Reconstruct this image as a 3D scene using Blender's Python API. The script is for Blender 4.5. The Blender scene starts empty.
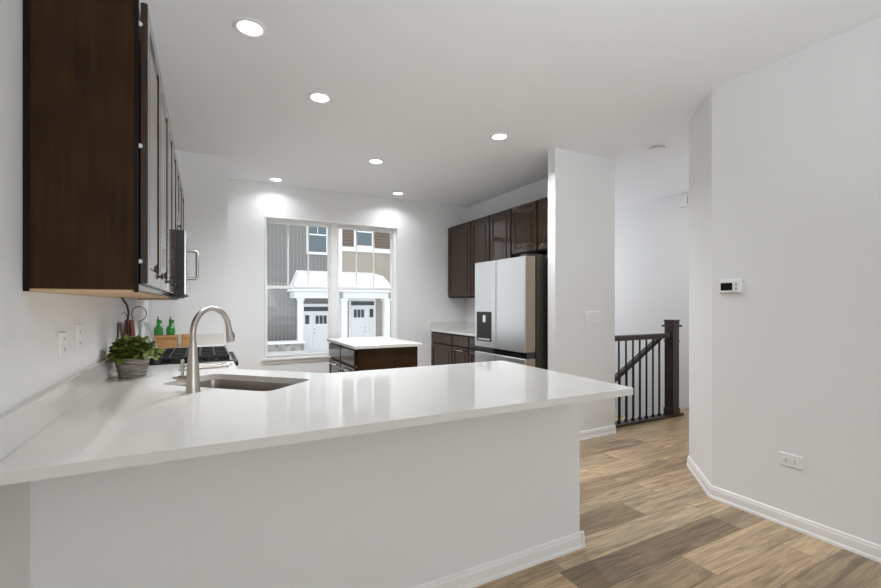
import bpy, bmesh, math, random
from mathutils import Vector, Matrix
random.seed(7)
PI = math.pi
S = bpy.context.scene
COL = S.collection

# ------------------------------------------------------------------ camera, sky, light, exposure
H_CAM, CEIL = 1.294, 2.743
cam_d = bpy.data.cameras.new('camera')
cam = bpy.data.objects.new('camera', cam_d)
COL.objects.link(cam)
S.camera = cam
cam.location = (0, 0, H_CAM)
cam.rotation_euler = (PI/2, 0, -math.atan(235.5/440))
cam_d.sensor_width = 36
cam_d.lens = 36*440/881
cam_d.shift_y = 10.5/881
cam_d.clip_start = 0.02
cam_d.clip_end = 200

S.view_settings.view_transform = 'Standard'
S.view_settings.look = 'None'
S.view_settings.gamma = 1
S.view_settings.use_curve_mapping = False
S.view_settings.exposure = 0.03
S.cycles.max_bounces = 14
S.cycles.diffuse_bounces = 8
S.cycles.glossy_bounces = 6
S.cycles.transparent_max_bounces = 16
S.cycles.sample_clamp_indirect = 6

W = bpy.data.worlds.new('overcast_sky')
S.world = W
W.use_nodes = True
wb = W.node_tree.nodes['Background']
wb.inputs[0].default_value = (0.95, 0.975, 1.0, 1)
wb.inputs[1].default_value = 1.55


def area(name, loc, rot, sx, sy, power, col=(1, 1, 1)):
    d = bpy.data.lights.new(name, 'AREA')
    d.shape = 'RECTANGLE'
    d.size, d.size_y, d.energy, d.color = sx, sy, power, col
    o = bpy.data.objects.new(name, d)
    COL.objects.link(o)
    o.location, o.rotation_euler = loc, rot
    return o


# added fill for unseen rear windows, tilted up at the ceiling; another in the
# windowless stairwell. A portal guides the sky light in through the kitchen windows
area('rear_fill', (1.2, -4.12, 1.5), (PI/2 + .95, 0, 0), 3.0, 2.0, 42, (0.86, 0.95, 1.0))
# added fill beside the camera, aimed up to brighten ceiling and kitchen
bounce_fill = area('ceiling_fill', (1.1, -.45, 1.55), (PI/2 + .80, 0, -.25), .9, .9, 10.5, (0.86, 0.95, 1.0))
bounce_fill.data.spread = 2.0
area('stairwell_fill', (4.6, 5.5, 1.6), (-PI/2, 0, 0), 1.2, 1.6, 15, (0.97, 0.985, 1.0))  # added to brighten the stairwell wall, no window behind it
area('sky_portal', (1.48, 5.80, 1.5), (-PI/2, 0, 0), 1.7, 1.7, 1).data.cycles.is_portal = True


# ------------------------------------------------------------------ mesh helpers (all in world coordinates)
def bm_new():
    return bmesh.new()


def box(bm, x0, x1, y0, y1, z0, z1, bev=0.0, seg=1, mat=None):
    vs = [bm.verts.new((x, y, z)) for x in (x0, x1) for y in (y0, y1) for z in (z0, z1)]
    idx = [(0, 1, 3, 2), (4, 6, 7, 5), (0, 4, 5, 1), (2, 3, 7, 6), (0, 2, 6, 4), (1, 5, 7, 3)]
    fs = [bm.faces.new([vs[i] for i in f]) for f in idx]
    geom = vs
    if bev > 0:
        es = list({e for f in fs for e in f.edges})
        r = bmesh.ops.bevel(bm, geom=es, offset=bev, segments=seg, affect='EDGES', profile=0.5)
        geom = list({v for f in r['faces'] for v in f.verts} | {v for v in vs if v.is_valid})
    if mat is not None:
        for v in geom:
            v.co = mat @ v.co
    return geom


def prism(bm, pts, z0, z1, bev=0.0):
    n = len(pts)
    lo = [bm.verts.new((p[0], p[1], z0)) for p in pts]
    hi = [bm.verts.new((p[0], p[1], z1)) for p in pts]
    fs = [bm.faces.new(lo[::-1]), bm.faces.new(hi)]
    for i in range(n):
        j = (i+1) % n
        fs.append(bm.faces.new((lo[i], lo[j], hi[j], hi[i])))
    if bev:
        es = list({e for f in fs[:2] for e in f.edges})
        bmesh.ops.bevel(bm, geom=es, offset=bev, segments=2, affect='EDGES')


def profile_run(bm, p, q, n, prof):
    """extrude a (depth, height) profile along p->q on the floor; n is the outward direction"""
    p, q, n = Vector((*p, 0)), Vector((*q, 0)), Vector((*n, 0)).normalized()
    a = [bm.verts.new(p + n*d + Vector((0, 0, z))) for d, z in prof]
    b = [bm.verts.new(q + n*d + Vector((0, 0, z))) for d, z in prof]
    m = len(prof)
    for i in range(m):
        j = (i+1) % m
        bm.faces.new((a[i], a[j], b[j], b[i]))
    bm.faces.new(a[::-1])
    bm.faces.new(b)


def tube(bm, pts, r, n=12, cap=True, closed=False):
    pts = [Vector(p) for p in pts]
    rs = r if isinstance(r, (list, tuple)) else [r]*len(pts)
    rings = []
    prev = None
    for i, p in enumerate(pts):
        if closed:
            t = pts[(i+1) % len(pts)] - pts[i-1]
        else:
            t = (pts[min(i+1, len(pts)-1)] - pts[max(i-1, 0)])
        t.normalize()
        if prev is None:
            a = Vector((0, 0, 1)) if abs(t.z) < 0.9 else Vector((1, 0, 0))
            u = t.cross(a).normalized()
        else:
            u = (prev - t*prev.dot(t)).normalized()
        prev = u
        v = t.cross(u)
        rings.append([bm.verts.new(p + (u*math.cos(2*PI*k/n) + v*math.sin(2*PI*k/n))*rs[i]) for k in range(n)])
    m = len(rings)
    for i in range(m if closed else m-1):
        A, B = rings[i], rings[(i+1) % m]
        for k in range(n):
            f = bm.faces.new((A[k], A[(k+1) % n], B[(k+1) % n], B[k]))
            f.smooth = True
    if cap and not closed:
        bm.faces.new(rings[0][::-1])
        bm.faces.new(rings[-1])
    return rings


def lathe(bm, cx, cy, prof, n=28, cap0=True, cap1=True):
    rings = []
    for r, z in prof:
        rings.append([bm.verts.new((cx + r*math.cos(2*PI*k/n), cy + r*math.sin(2*PI*k/n), z)) for k in range(n)])
    for A, B in zip(rings, rings[1:]):
        for k in range(n):
            f = bm.faces.new((A[k], A[(k+1) % n], B[(k+1) % n], B[k]))
            f.smooth = True
    if cap0:
        bm.faces.new(rings[0][::-1])
    if cap1:
        bm.faces.new(rings[-1])


def root_loc(o):
    p = Vector((0, 0, 0))
    while o is not None:
        p += o.location
        o = o.parent
    return p


def obj(name, bm, mat, parent=None, loc=(0, 0, 0), sharp=35):
    bmesh.ops.recalc_face_normals(bm, faces=bm.faces[:])
    off = root_loc(parent) if parent else Vector(loc)
    bmesh.ops.translate(bm, vec=-off, verts=bm.verts[:])
    me = bpy.data.meshes.new(name)
    for e in bm.edges:
        if len(e.link_faces) == 2 and e.calc_face_angle(0) > math.radians(sharp):
            e.smooth = False
    bm.to_mesh(me)
    bm.free()
    o = bpy.data.objects.new(name, me)
    COL.objects.link(o)
    if mat:
        me.materials.append(mat)
    if parent:
        o.parent = parent
    else:
        o.location = loc
    return o


def tag(o, label, cat, group=None):
    o['label'] = label
    o['category'] = cat
    if group:
        o['group'] = group
    return o


def thing(name, label, cat, loc, group=None):
    o = bpy.data.objects.new(name, None)
    o.empty_display_size = 0.05
    COL.objects.link(o)
    o.location = loc
    return tag(o, label, cat, group)


def struct(name, bm, mat, parent=None):
    o = obj(name, bm, mat, parent)
    if parent is None:
        o['kind'] = 'structure'
    return o


def copy_thing(root, loc, label=None):
    r = root.copy()
    COL.objects.link(r)
    r.location = loc
    if label:
        r['label'] = label
    for ch in list(root.children):
        c = ch.copy()
        COL.objects.link(c)
        c.parent = r
        for g in list(ch.children):
            d = g.copy()
            COL.objects.link(d)
            d.parent = c
    return r


class Face:
    """a vertical face: u runs along it, z is up, n points out of it"""
    def __init__(self, org, u, n):
        self.o, self.u, self.n = Vector((*org, 0)), Vector((*u, 0)), Vector((*n, 0))

    def p(self, u, z, n):
        return self.o + self.u*u + self.n*n + Vector((0, 0, z))


def panel(bm, F, u0, u1, z0, z1, n0, rings):
    """nested rectangles (inset, depth) bridged into a moulded door or drawer front"""
    loops = []
    for ins, d in rings:
        loops.append([bm.verts.new(F.p(u, z, n0+d)) for u, z in
                      ((u0+ins, z0+ins), (u1-ins, z0+ins), (u1-ins, z1-ins), (u0+ins, z1-ins))])
    for A, B in zip(loops, loops[1:]):
        for k in range(4):
            bm.faces.new((A[k], A[(k+1) % 4], B[(k+1) % 4], B[k]))
    bm.faces.new(loops[0][::-1])
    bm.faces.new(loops[-1])


DOOR = [(0, 0), (0, .0165), (.0025, .019), (.050, .019), (.056, .012), (.062, .010), (.078, .010), (.092, .0155), (.096, .016)]
DRAWER = [(0, 0), (0, .015), (.004, .019), (.006, .019)]


def bar_pull(parent, F, u0, z0, u1, z1, n0, mat, out=.026, r=.0055, name='handle'):
    bm = bm_new()
    a, b = F.p(u0, z0, n0+out), F.p(u1, z1, n0+out)
    tube(bm, [a, b], r, 10)
    for t in (.14, .86):
        q = a.lerp(b, t)
        tube(bm, [q - F.n*(out), q], r*.8, 8)
    o = obj(name, bm, mat, parent)
    o['label'] = 'slim brushed steel bar pull'
    return o


# ------------------------------------------------------------------ materials
def new_mat(name):
    m = bpy.data.materials.new(name)
    m.use_nodes = True
    nt = m.node_tree
    return m, nt, nt.nodes['Principled BSDF']


def node(nt, t, **kw):
    n = nt.nodes.new(t)
    for k, v in kw.items():
        setattr(n, k, v)
    return n


def plain(name, col, rough=.5, metal=0.0, coat=0.0, spec=.5, noise=0.0, scale=40, bump=0.0, stretch=(1, 1, 1), trans=0.0):
    m, nt, b = new_mat(name)
    b.inputs['Base Color'].default_value = (*col, 1)
    b.inputs['Roughness'].default_value = rough
    b.inputs['Metallic'].default_value = metal
    b.inputs['Coat Weight'].default_value = coat
    b.inputs['Coat Roughness'].default_value = .15
    b.inputs['Specular IOR Level'].default_value = spec
    b.inputs['Transmission Weight'].default_value = trans
    if noise or bump:
        tc = node(nt, 'ShaderNodeTexCoord')
        mp = node(nt, 'ShaderNodeMapping')
        mp.inputs['Scale'].default_value = stretch
        nz = node(nt, 'ShaderNodeTexNoise')
        nz.inputs['Scale'].default_value = scale
        nz.inputs['Detail'].default_value = 5
        nt.links.new(tc.outputs['Object'], mp.inputs[0])
        nt.links.new(mp.outputs[0], nz.inputs['Vector'])
        if noise:
            mx = node(nt, 'ShaderNodeMix', data_type='RGBA')
            mx.inputs[6].default_value = (*[c*(1-noise) for c in col], 1)
            mx.inputs[7].default_value = (*[min(1, c*(1+noise)) for c in col], 1)
            nt.links.new(nz.outputs['Fac'], mx.inputs[0])
            nt.links.new(mx.outputs[2], b.inputs['Base Color'])
        if bump:
            bp = node(nt, 'ShaderNodeBump')
            bp.inputs['Strength'].default_value = bump
            bp.inputs['Distance'].default_value = .002
            nt.links.new(nz.outputs['Fac'], bp.inputs['Height'])
            nt.links.new(bp.outputs[0], b.inputs['Normal'])
    return m


def emit(name, col, s):
    m, nt, b = new_mat(name)
    b.inputs['Base Color'].default_value = (*col, 1)
    b.inputs['Emission Color'].default_value = (*col, 1)
    b.inputs['Emission Strength'].default_value = s
    return m


def wood(name, c0, c1, rough=.32, grain=(26, 26, 1.6), coat=.25, contrast=(.3, .7), spec=.5):
    m, nt, b = new_mat(name)
    tc = node(nt, 'ShaderNodeTexCoord')
    mp = node(nt, 'ShaderNodeMapping')
    mp.inputs['Scale'].default_value = grain
    nz = node(nt, 'ShaderNodeTexNoise')
    nz.inputs['Scale'].default_value = 2.2
    nz.inputs['Detail'].default_value = 8
    nz.inputs['Roughness'].default_value = .65
    n2 = node(nt, 'ShaderNodeTexNoise')
    n2.inputs['Scale'].default_value = 5
    n2.inputs['Detail'].default_value = 3
    ad = node(nt, 'ShaderNodeMath', operation='MULTIPLY_ADD')
    ad.inputs[1].default_value = .6
    mu = node(nt, 'ShaderNodeMath', operation='MULTIPLY')
    mu.inputs[1].default_value = .4
    rp = node(nt, 'ShaderNodeValToRGB')
    rp.color_ramp.elements[0].position = contrast[0]
    rp.color_ramp.elements[1].position = contrast[1]
    rp.color_ramp.elements[0].color = (*c0, 1)
    rp.color_ramp.elements[1].color = (*c1, 1)
    L = nt.links.new
    L(tc.outputs['Object'], mp.inputs[0])
    L(mp.outputs[0], nz.inputs['Vector'])
    L(tc.outputs['Object'], n2.inputs['Vector'])
    L(n2.outputs['Fac'], mu.inputs[0])
    L(nz.outputs['Fac'], ad.inputs[0])
    L(mu.outputs[0], ad.inputs[2])
    L(ad.outputs[0], rp.inputs[0])
    L(rp.outputs[0], b.inputs['Base Color'])
    b.inputs['Roughness'].default_value = rough
    b.inputs['Coat Weight'].default_value = coat
    b.inputs['Specular IOR Level'].default_value = spec
    b.inputs['Coat Roughness'].default_value = .06
    return m


def floor_mat():
    m, nt, b = new_mat('oak_plank_floor')
    L = nt.links.new
    PW, PL = .185, 1.22
    tc = node(nt, 'ShaderNodeTexCoord')
    sp = node(nt, 'ShaderNodeSeparateXYZ')
    L(tc.outputs['Object'], sp.inputs[0])

    def mth(op, a, bb=None, c=None):
        n = node(nt, 'ShaderNodeMath', operation=op)
        for i, x in enumerate((a, bb, c)):
            if x is None:
                continue
            if isinstance(x, (int, float)):
                n.inputs[i].default_value = x
            else:
                L(x, n.inputs[i])
        return n.outputs[0]
    yy = mth('ADD', mth('DIVIDE', sp.outputs['Y'], PW), 0.35)
    row = mth('FLOOR', yy)
    wn = node(nt, 'ShaderNodeTexWhiteNoise', noise_dimensions='1D')
    L(row, wn.inputs['W'])
    xx = mth('ADD', mth('DIVIDE', sp.outputs['X'], PL), mth('MULTIPLY', wn.outputs['Value'], 7.3))
    colm = mth('FLOOR', xx)
    cv = node(nt, 'ShaderNodeCombineXYZ')
    L(row, cv.inputs[0])
    L(colm, cv.inputs[1])
    w2 = node(nt, 'ShaderNodeTexWhiteNoise', noise_dimensions='2D')
    L(cv.outputs[0], w2.inputs['Vector'])
    # grain: stretched noise shifted plank by plank, warped for cathedrals
    off = node(nt, 'ShaderNodeVectorMath', operation='SCALE')
    L(w2.outputs['Color'], off.inputs[0])
    off.inputs['Scale'].default_value = 37.0
    add = node(nt, 'ShaderNodeVectorMath', operation='ADD')
    L(tc.outputs['Object'], add.inputs[0])
    L(off.outputs[0], add.inputs[1])
    mp = node(nt, 'ShaderNodeMapping')
    mp.inputs['Scale'].default_value = (1.9, 21, 1)
    L(add.outputs[0], mp.inputs[0])
    g1 = node(nt, 'ShaderNodeTexNoise')
    g1.inputs['Scale'].default_value = 1.25
    g1.inputs['Detail'].default_value = 7
    g1.inputs['Roughness'].default_value = .62
    g1.inputs['Distortion'].default_value = 1.1
    L(mp.outputs[0], g1.inputs['Vector'])
    mp2 = node(nt, 'ShaderNodeMapping')
    mp2.inputs['Scale'].default_value = (4, 90, 1)
    L(add.outputs[0], mp2.inputs[0])
    g2 = node(nt, 'ShaderNodeTexNoise')
    g2.inputs['Scale'].default_value = 1.5
    g2.inputs['Detail'].default_value = 4
    L(mp2.outputs[0], g2.inputs['Vector'])
    base = node(nt, 'ShaderNodeValToRGB')
    cr = base.color_ramp
    cr.elements[0].position, cr.elements[0].color = 0.0, (.27, .195, .125, 1)
    cr.elements[1].position, cr.elements[1].color = 1.0, (.63, .49, .34, 1)
    for p, c in ((.3, (.56, .41, .265, 1)), (.55, (.61, .46, .30, 1)), (.8, (.36, .27, .18, 1))):
        e = cr.elements.new(p)
        e.color = c
    L(w2.outputs['Value'], base.inputs[0])
    gr = node(nt, 'ShaderNodeValToRGB')
    gr.color_ramp.elements[0].position, gr.color_ramp.elements[0].color = .32, (.47, .445, .41, 1)
    gr.color_ramp.elements[1].position, gr.color_ramp.elements[1].color = .62, (1.12, 1.09, 1.02, 1)
    L(g1.outputs['Fac'], gr.inputs[0])
    m1 = node(nt, 'ShaderNodeMix', data_type='RGBA', blend_type='MULTIPLY')
    m1.inputs[0].default_value = .95
    L(base.outputs[0], m1.inputs[6])
    L(gr.outputs[0], m1.inputs[7])
    g3 = node(nt, 'ShaderNodeValToRGB')
    g3.color_ramp.elements[0].position, g3.color_ramp.elements[0].color = .35, (.72, .72, .72, 1)
    g3.color_ramp.elements[1].position, g3.color_ramp.elements[1].color = .6, (1.05, 1.05, 1.05, 1)
    L(g2.outputs['Fac'], g3.inputs[0])
    m2 = node(nt, 'ShaderNodeMix', data_type='RGBA', blend_type='MULTIPLY')
    m2.inputs[0].default_value = .55
    L(m1.outputs[2], m2.inputs[6])
    L(g3.outputs[0], m2.inputs[7])
    # seams
    fy = mth('FRACT', yy)
    fx = mth('FRACT', xx)
    ey = mth('LESS_THAN', mth('MINIMUM', fy, mth('SUBTRACT', 1.0, fy)), .010)
    ex = mth('LESS_THAN', mth('MINIMUM', fx, mth('SUBTRACT', 1.0, fx)), .0016)
    seam = mth('MAXIMUM', ey, ex)
    m3 = node(nt, 'ShaderNodeMix', data_type='RGBA')
    L(mth('MULTIPLY', seam, .6), m3.inputs[0])
    L(m2.outputs[2], m3.inputs[6])
    m3.inputs[7].default_value = (.085, .06, .04, 1)
    L(m3.outputs[2], b.inputs['Base Color'])
    b.inputs['Roughness'].default_value = .36
    b.inputs['Specular IOR Level'].default_value = .45
    bp = node(nt, 'ShaderNodeBump')
    bp.inputs['Strength'].default_value = .15
    bp.inputs['Distance'].default_value = .002
    L(g2.outputs['Fac'], bp.inputs['Height'])
    L(bp.outputs[0], b.inputs['Normal'])
    return m


def glass_mat(name, tint=(1, 1, 1), refl=.06):
    m, nt, b = new_mat(name)
    nt.nodes.remove(b)
    out = nt.nodes['Material Output']
    tr = node(nt, 'ShaderNodeBsdfTransparent')
    tr.inputs[0].default_value = (*tint, 1)
    gl = node(nt, 'ShaderNodeBsdfGlossy')
    gl.inputs['Roughness'].default_value = .02
    lw = node(nt, 'ShaderNodeFresnel')
    lw.inputs['IOR'].default_value = 1.3
    mx = node(nt, 'ShaderNodeMixShader')
    nt.links.new(lw.outputs[0], mx.inputs[0])
    nt.links.new(tr.outputs[0], mx.inputs[1])
    nt.links.new(gl.outputs[0], mx.inputs[2])
    nt.links.new(mx.outputs[0], out.inputs[0])
    return m


def siding(name, c0, c1, axis, pitch, duty):
    """boards along one axis: a narrow darker line every `pitch` metres"""
    m, nt, b = new_mat(name)
    L = nt.links.new
    tc = node(nt, 'ShaderNodeTexCoord')
    sp = node(nt, 'ShaderNodeSeparateXYZ')
    L(tc.outputs['Object'], sp.inputs[0])
    dv = node(nt, 'ShaderNodeMath', operation='DIVIDE')
    L(sp.outputs[axis], dv.inputs[0])
    dv.inputs[1].default_value = pitch
    fr = node(nt, 'ShaderNodeMath', operation='FRACT')
    L(dv.outputs[0], fr.inputs[0])
    lt = node(nt, 'ShaderNodeMath', operation='LESS_THAN')
    L(fr.outputs[0], lt.inputs[0])
    lt.inputs[1].default_value = duty
    mx = node(nt, 'ShaderNodeMix', data_type='RGBA')
    L(lt.outputs[0], mx.inputs[0])
    mx.inputs[6].default_value = (*c0, 1)
    mx.inputs[7].default_value = (*c1, 1)
    L(mx.outputs[2], b.inputs['Base Color'])
    b.inputs['Roughness'].default_value = .8
    return m


M = dict(
    wall=plain('white_wall_paint', (.822, .826, .832), .75, bump=.04, scale=260),
    ceil=plain('ceiling_paint', (.875, .89, .915), .85),
    trim=plain('white_trim_paint', (.87, .868, .86), .4),
    vinyl=plain('white_window_vinyl', (.88, .885, .885), .35),
    quartz=plain('white_quartz', (.715, .70, .67), .07, noise=.015, scale=120, spec=.55),
    espresso=wood('espresso_wood', (.017, .0072, .0022), (.052, .0235, .0085), .13, coat=.0, spec=.16),
    espresso_in=plain('espresso_frame_gap_shade', (.010, .0055, .003), .4, spec=.15),  # frame strips; on right carcasses, shade of the door gaps put into the colour
    espresso_door=wood('espresso_door_wood', (.017, .0072, .0022), (.052, .0235, .0085), .13, coat=.55, spec=.16),
    maple=wood('natural_maple', (.52, .34, .17), (.66, .46, .26), .5, (2, 30, 2), 0),
    steel=plain('brushed_stainless', (.72, .72, .71), .26, 1.0, bump=.05, scale=30, stretch=(1, 1, 40)),
    steel_dk=plain('satin_nickel', (.50, .46, .42), .30, 1.0),
    sink=plain('sink_stainless', (.40, .36, .33), .30, 1.0, bump=.05, scale=40, stretch=(1, 30, 1)),
    chrome=plain('bright_steel', (.78, .77, .75), .18, 1.0),
    fridge=plain('fridge_steel', (.74, .75, .765), .38, 1.0, bump=.02, scale=6, stretch=(1, 1, 2)),
    fridge_side=plain('fridge_door_edge', (.36, .295, .225), .38, .85),
    fridge_case=plain('fridge_case_grey', (.040, .032, .025), .45, .2),
    black=plain('black_plastic', (.012, .012, .013), .35),
    blackgloss=plain('black_glass', (.012, .012, .014), .06, coat=.5),
    iron=plain('cast_iron', (.012, .012, .012), .55, bump=.1, scale=200),
    plate=plain('white_plastic', (.86, .858, .85), .35),
    dark_slot=plain('dark_slot', (.05, .05, .05), .6),
    grey_slot=plain('grey_plastic', (.42, .42, .41), .5),
    rail=wood('dark_stair_wood', (.022, .013, .010), (.055, .034, .025), .38, (3, 20, 20)),
    post=wood('dark_post_wood', (.022, .013, .010), (.055, .034, .025), .38),
    balus=plain('black_iron_baluster', (.014, .012, .012), .4, .3),
    floor=floor_mat(),
    glass=glass_mat('clear_window_glass', (.97, .985, .985)),
    lens=emit('lit_light_lens', (1, .985, .96), 9),
    leaf=plain('green_leaf', (.125, .165, .030), .45, noise=.6, scale=26),
    stem=plain('plant_stem', (.10, .13, .03), .6),
    soil=plain('potting_soil', (.03, .02, .013), .95),
    pot=None,
    greenpl=plain('green_bottle_plastic', (.008, .23, .03), .18, spec=.6, coat=.4),
    crate=wood('honey_wood', (.38, .18, .055), (.60, .33, .12), .5, (6, 6, 30), 0),
    redwood=plain('red_brown_wood', (.19, .055, .035), .4),
    cord=plain('black_brown_cord', (.03, .018, .016), .5),
    cord_grey=plain('grey_cord', (.16, .15, .15), .5),
    slate=plain('dark_grey_board', (.13, .125, .12), .5),
    silver=plain('silver_grey_panel', (.40, .42, .46), .3, .4),
    snow=plain('snow', (.90, .92, .95), .9, noise=.03, scale=3),
    ext_white=plain('exterior_white_trim', (.86, .87, .88), .6),
    door_white=plain('exterior_white_door', (.80, .81, .83), .5),
    ext_glass=plain('exterior_window_glass', (.10, .135, .16), .12, spec=.7),
    ext_dark=plain('dark_door_glass', (.05, .058, .065), .2, spec=.3),
    batten=siding('grey_batten_siding', (.24, .235, .23), (.18, .177, .175), 'X', .19, .28),
    tan=siding('tan_lap_siding', (.40, .355, .305), (.335, .295, .255), 'Z', .18, .12),
    brown=siding('brown_lap_siding', (.175, .135, .11), (.10, .075, .06), 'Z', .18, .25),
    ground=plain('snowy_ground', (.78, .79, .80), .9, noise=.12, scale=.8),
    brass=plain('hinge_steel', (.6, .6, .58), .3, 1.0),
)


def pot_mat():
    m, nt, b = new_mat('whitewashed_pot')
    L = nt.links.new
    tc = node(nt, 'ShaderNodeTexCoord')
    mp = node(nt, 'ShaderNodeMapping')
    mp.inputs['Scale'].default_value = (7, 7, 60)
    nz = node(nt, 'ShaderNodeTexNoise')
    nz.inputs['Scale'].default_value = 2.6
    nz.inputs['Detail'].default_value = 6
    rp = node(nt, 'ShaderNodeValToRGB')
    rp.color_ramp.elements[0].position, rp.color_ramp.elements[0].color = .36, (.11, .09, .072, 1)
    rp.color_ramp.elements[1].position, rp.color_ramp.elements[1].color = .64, (.40, .37, .335, 1)
    L(tc.outputs['Object'], mp.inputs[0])
    L(mp.outputs[0], nz.inputs['Vector'])
    L(nz.outputs['Fac'], rp.inputs[0])
    L(rp.outputs[0], b.inputs['Base Color'])
    b.inputs['Roughness'].default_value = .85
    return m


def stone_mat():
    m, nt, b = new_mat('grey_ledge_stone')
    L = nt.links.new
    tc = node(nt, 'ShaderNodeTexCoord')
    vo = node(nt, 'ShaderNodeTexVoronoi')
    vo.inputs['Scale'].default_value = 4.5
    hs = node(nt, 'ShaderNodeValToRGB')
    hs.color_ramp.elements[0].color = (.12, .115, .11, 1)
    hs.color_ramp.elements[1].color = (.52, .50, .48, 1)
    L(tc.outputs['Object'], vo.inputs['Vector'])
    L(vo.outputs['Color'], hs.inputs[0])
    L(hs.outputs[0], b.inputs['Base Color'])
    b.inputs['Roughness'].default_value = .9
    return m


M['pot'] = pot_mat()
M['stone'] = stone_mat()

# ------------------------------------------------------------------ setting
XL, XR, XK = -.457, 3.0, 3.45          # left wall, right wall, kitchen right wall
YB, YE = 5.62, 4.81                    # window wall, end of the left counter
YS, YN = 3.08, -4.2                    # pillar wall, wall behind the camera
XH = 5.5                               # stairwell wall
A0, A1 = (3.0, 1.745), (3.43, 2.175)   # the 45 degree wall

b = bm_new()
box(b, -.607, 5.65, YN-.15, 3.30, -.2, 0)
box(b, -.607, 3.64, 3.30, YB+.15, -.2, 0)
box(b, 4.95, 5.65, 3.30, 3.42, -.2, 0)
struct('floor', b, M['floor'])
b = bm_new()
box(b, -.607, 5.65, YN-.15, YB+.15, CEIL, CEIL+.2)
struct('ceiling', b, M['ceil'])
b = bm_new()
box(b, -.607, XL, YN-.15, YB+.15, 0, CEIL)
box(b, XL, .2, YE, YB+.15, 0, CEIL)
struct('wall_left', b, M['wall'])

WIN = [(.640, 1.433), (1.519, 2.303)]
WX0, WX1 = .640, 2.335
WZ0, WZ1 = .655, 2.34
b = bm_new()
for x0, x1, z0, z1 in ((.2, WX0, 0, CEIL), (WX1, 3.64, 0, CEIL), (WX0, WX1, 0, WZ0), (WX0, WX1, WZ1, CEIL)):
    box(b, x0, x1, YB, YB+.15, z0, z1)
struct('wall_back', b, M['wall'])
b = bm_new()
box(b, XK, 3.64, YS+.10, YB, 0, CEIL)
box(b, 2.85, 3.64, YS, YS+.10, 0, CEIL)
struct('wall_kitchen_right', b, M['wall'])
b = bm_new()
prism(b, [(3.0, YN), (3.0, A0[1]), A1, (3.55, A1[1]), (5.65, A1[1]), (5.65, A1[1]-.12), (3.55, A1[1]-.12), (3.15, 1.69), (3.15, YN)], 0, CEIL)
struct('wall_right', b, M['wall'])
b = bm_new()
box(b, XH, 5.65, A1[1], YB+.15, -2.7, CEIL)
box(b, 3.64, XH, YB, YB+.15, -2.7, CEIL)
box(b, 3.54, 3.64, 3.30, YB, -2.7, -.2)
box(b, 3.64, XH, 3.20, 3.30, -2.7, -.2)
struct('wall_stairwell', b, M['wall'])
b = bm_new()
box(b, XL, -.3, YN-.15, YN, 0, CEIL)
box(b, 2.7, 3.15, YN-.15, YN, 0, CEIL)
box(b, -.3, 2.7, YN-.15, YN, 0, .5)
box(b, -.3, 2.7, YN-.15, YN, 2.5, CEIL)
struct('wall_front', b, M['wall'])

# stairs going down behind the railing
b = bm_new()
for k in range(12):
    x1 = 4.9 - k*.26
    box(b, max(x1-.29, 3.66) if k < 5 else 3.66, x1, 3.44, 4.40, -.19*(k+1)-.04, -.19*(k+1)) if x1 > 3.75 else None
box(b, 3.66, 5.49, 3.31, 5.6, -2.7, -2.62)
struct('stairs', b, M['floor'])

# half wall carrying the peninsula top
b = bm_new()
box(b, XL, 1.765, 1.722, 1.842, 0, .884)
struct('wall_peninsula', b, M['wall'])

BP = [(0, 0), (.020, 0), (.019, .014), (.0145, .020), (.0140, .060), (.0105, .068), (.0095, .076), (.004, .081), (0, .081)]


def baseboard(side, runs):
    bm = bm_new()
    for p, q, n in runs:
        profile_run(bm, p, q, n, BP)
    struct('baseboard_' + side, bm, M['trim'])


t45 = .022*math.tan(PI/8)
baseboard('right', [((3.0, YN), (3.0, A0[1]+.004), (-1, 0)), ((A0[0]-.003, A0[1]-.003), A1, (-1, 1)), (A1, (5.5, A1[1]), (0, 1))])
baseboard('peninsula', [((XL, 1.722), (1.787, 1.722), (0, -1)), ((1.765, 1.70), (1.765, 1.842), (1, 0))])
baseboard('pillar', [((2.828, YS), (3.64, YS), (0, -1)), ((2.85, YS), (2.85, YS+.10), (-1, 0))])
baseboard('back', [((.2, YB), (3.0, YB), (0, -1))])
baseboard('left', [((XL, YN), (XL, 1.70), (1, 0))])
baseboard('stairwell', [((XH, A1[1]), (XH, 3.42), (-1, 0))])

# windows: double-hung pairs, upper sash with two vertical bars
for i, (x0, x1) in enumerate(WIN):
    yf = YB + .055
    b = bm_new()
    f = .013
    for (a0, a1, z0, z1) in ((x0, x0+f, WZ0, WZ1), (x1-f, x1, WZ0, WZ1), (x0+f, x1-f, WZ0, WZ0+f+.012), (x0+f, x1-f, WZ1-f, WZ1)):
        box(b, a0, a1, yf, yf+.085, z0, z1, .002)
    w = struct('window_%d' % (i+1), b, M['vinyl'])
    zm = 1.507
    for nm, z0, z1, y0, s in (('upper_sash', zm-.018, WZ1-f, yf+.045, .014), ('lower_sash', WZ0+f+.012, zm+.018, yf+.012, .015)):
        b = bm_new()
        u0, u1 = x0+f, x1-f
        box(b, u0, u0+s, y0, y0+.03, z0, z1, .002)
        box(b, u1-s, u1, y0, y0+.03, z0, z1, .002)
        box(b, u0+s, u1-s, y0, y0+.03, z0, z0+.034, .002)
        box(b, u0+s, u1-s, y0, y0+.03, z1-.034, z1, .002)
        if nm == 'upper_sash':
            for t in (1/3, 2/3):
                xm = u0+s + (u1-u0-2*s)*t
                box(b, xm-.008, xm+.008, y0+.006, y0+.024, z0+.034, z1-.034)
        sa = obj(nm, b, M['vinyl'], w)
        b = bm_new()
        box(b, u0+s-.003, u1-s+.003, y0+.013, y0+.017, z0+.03, z1-.03)
        obj('pane', b, M['glass'], sa)
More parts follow.
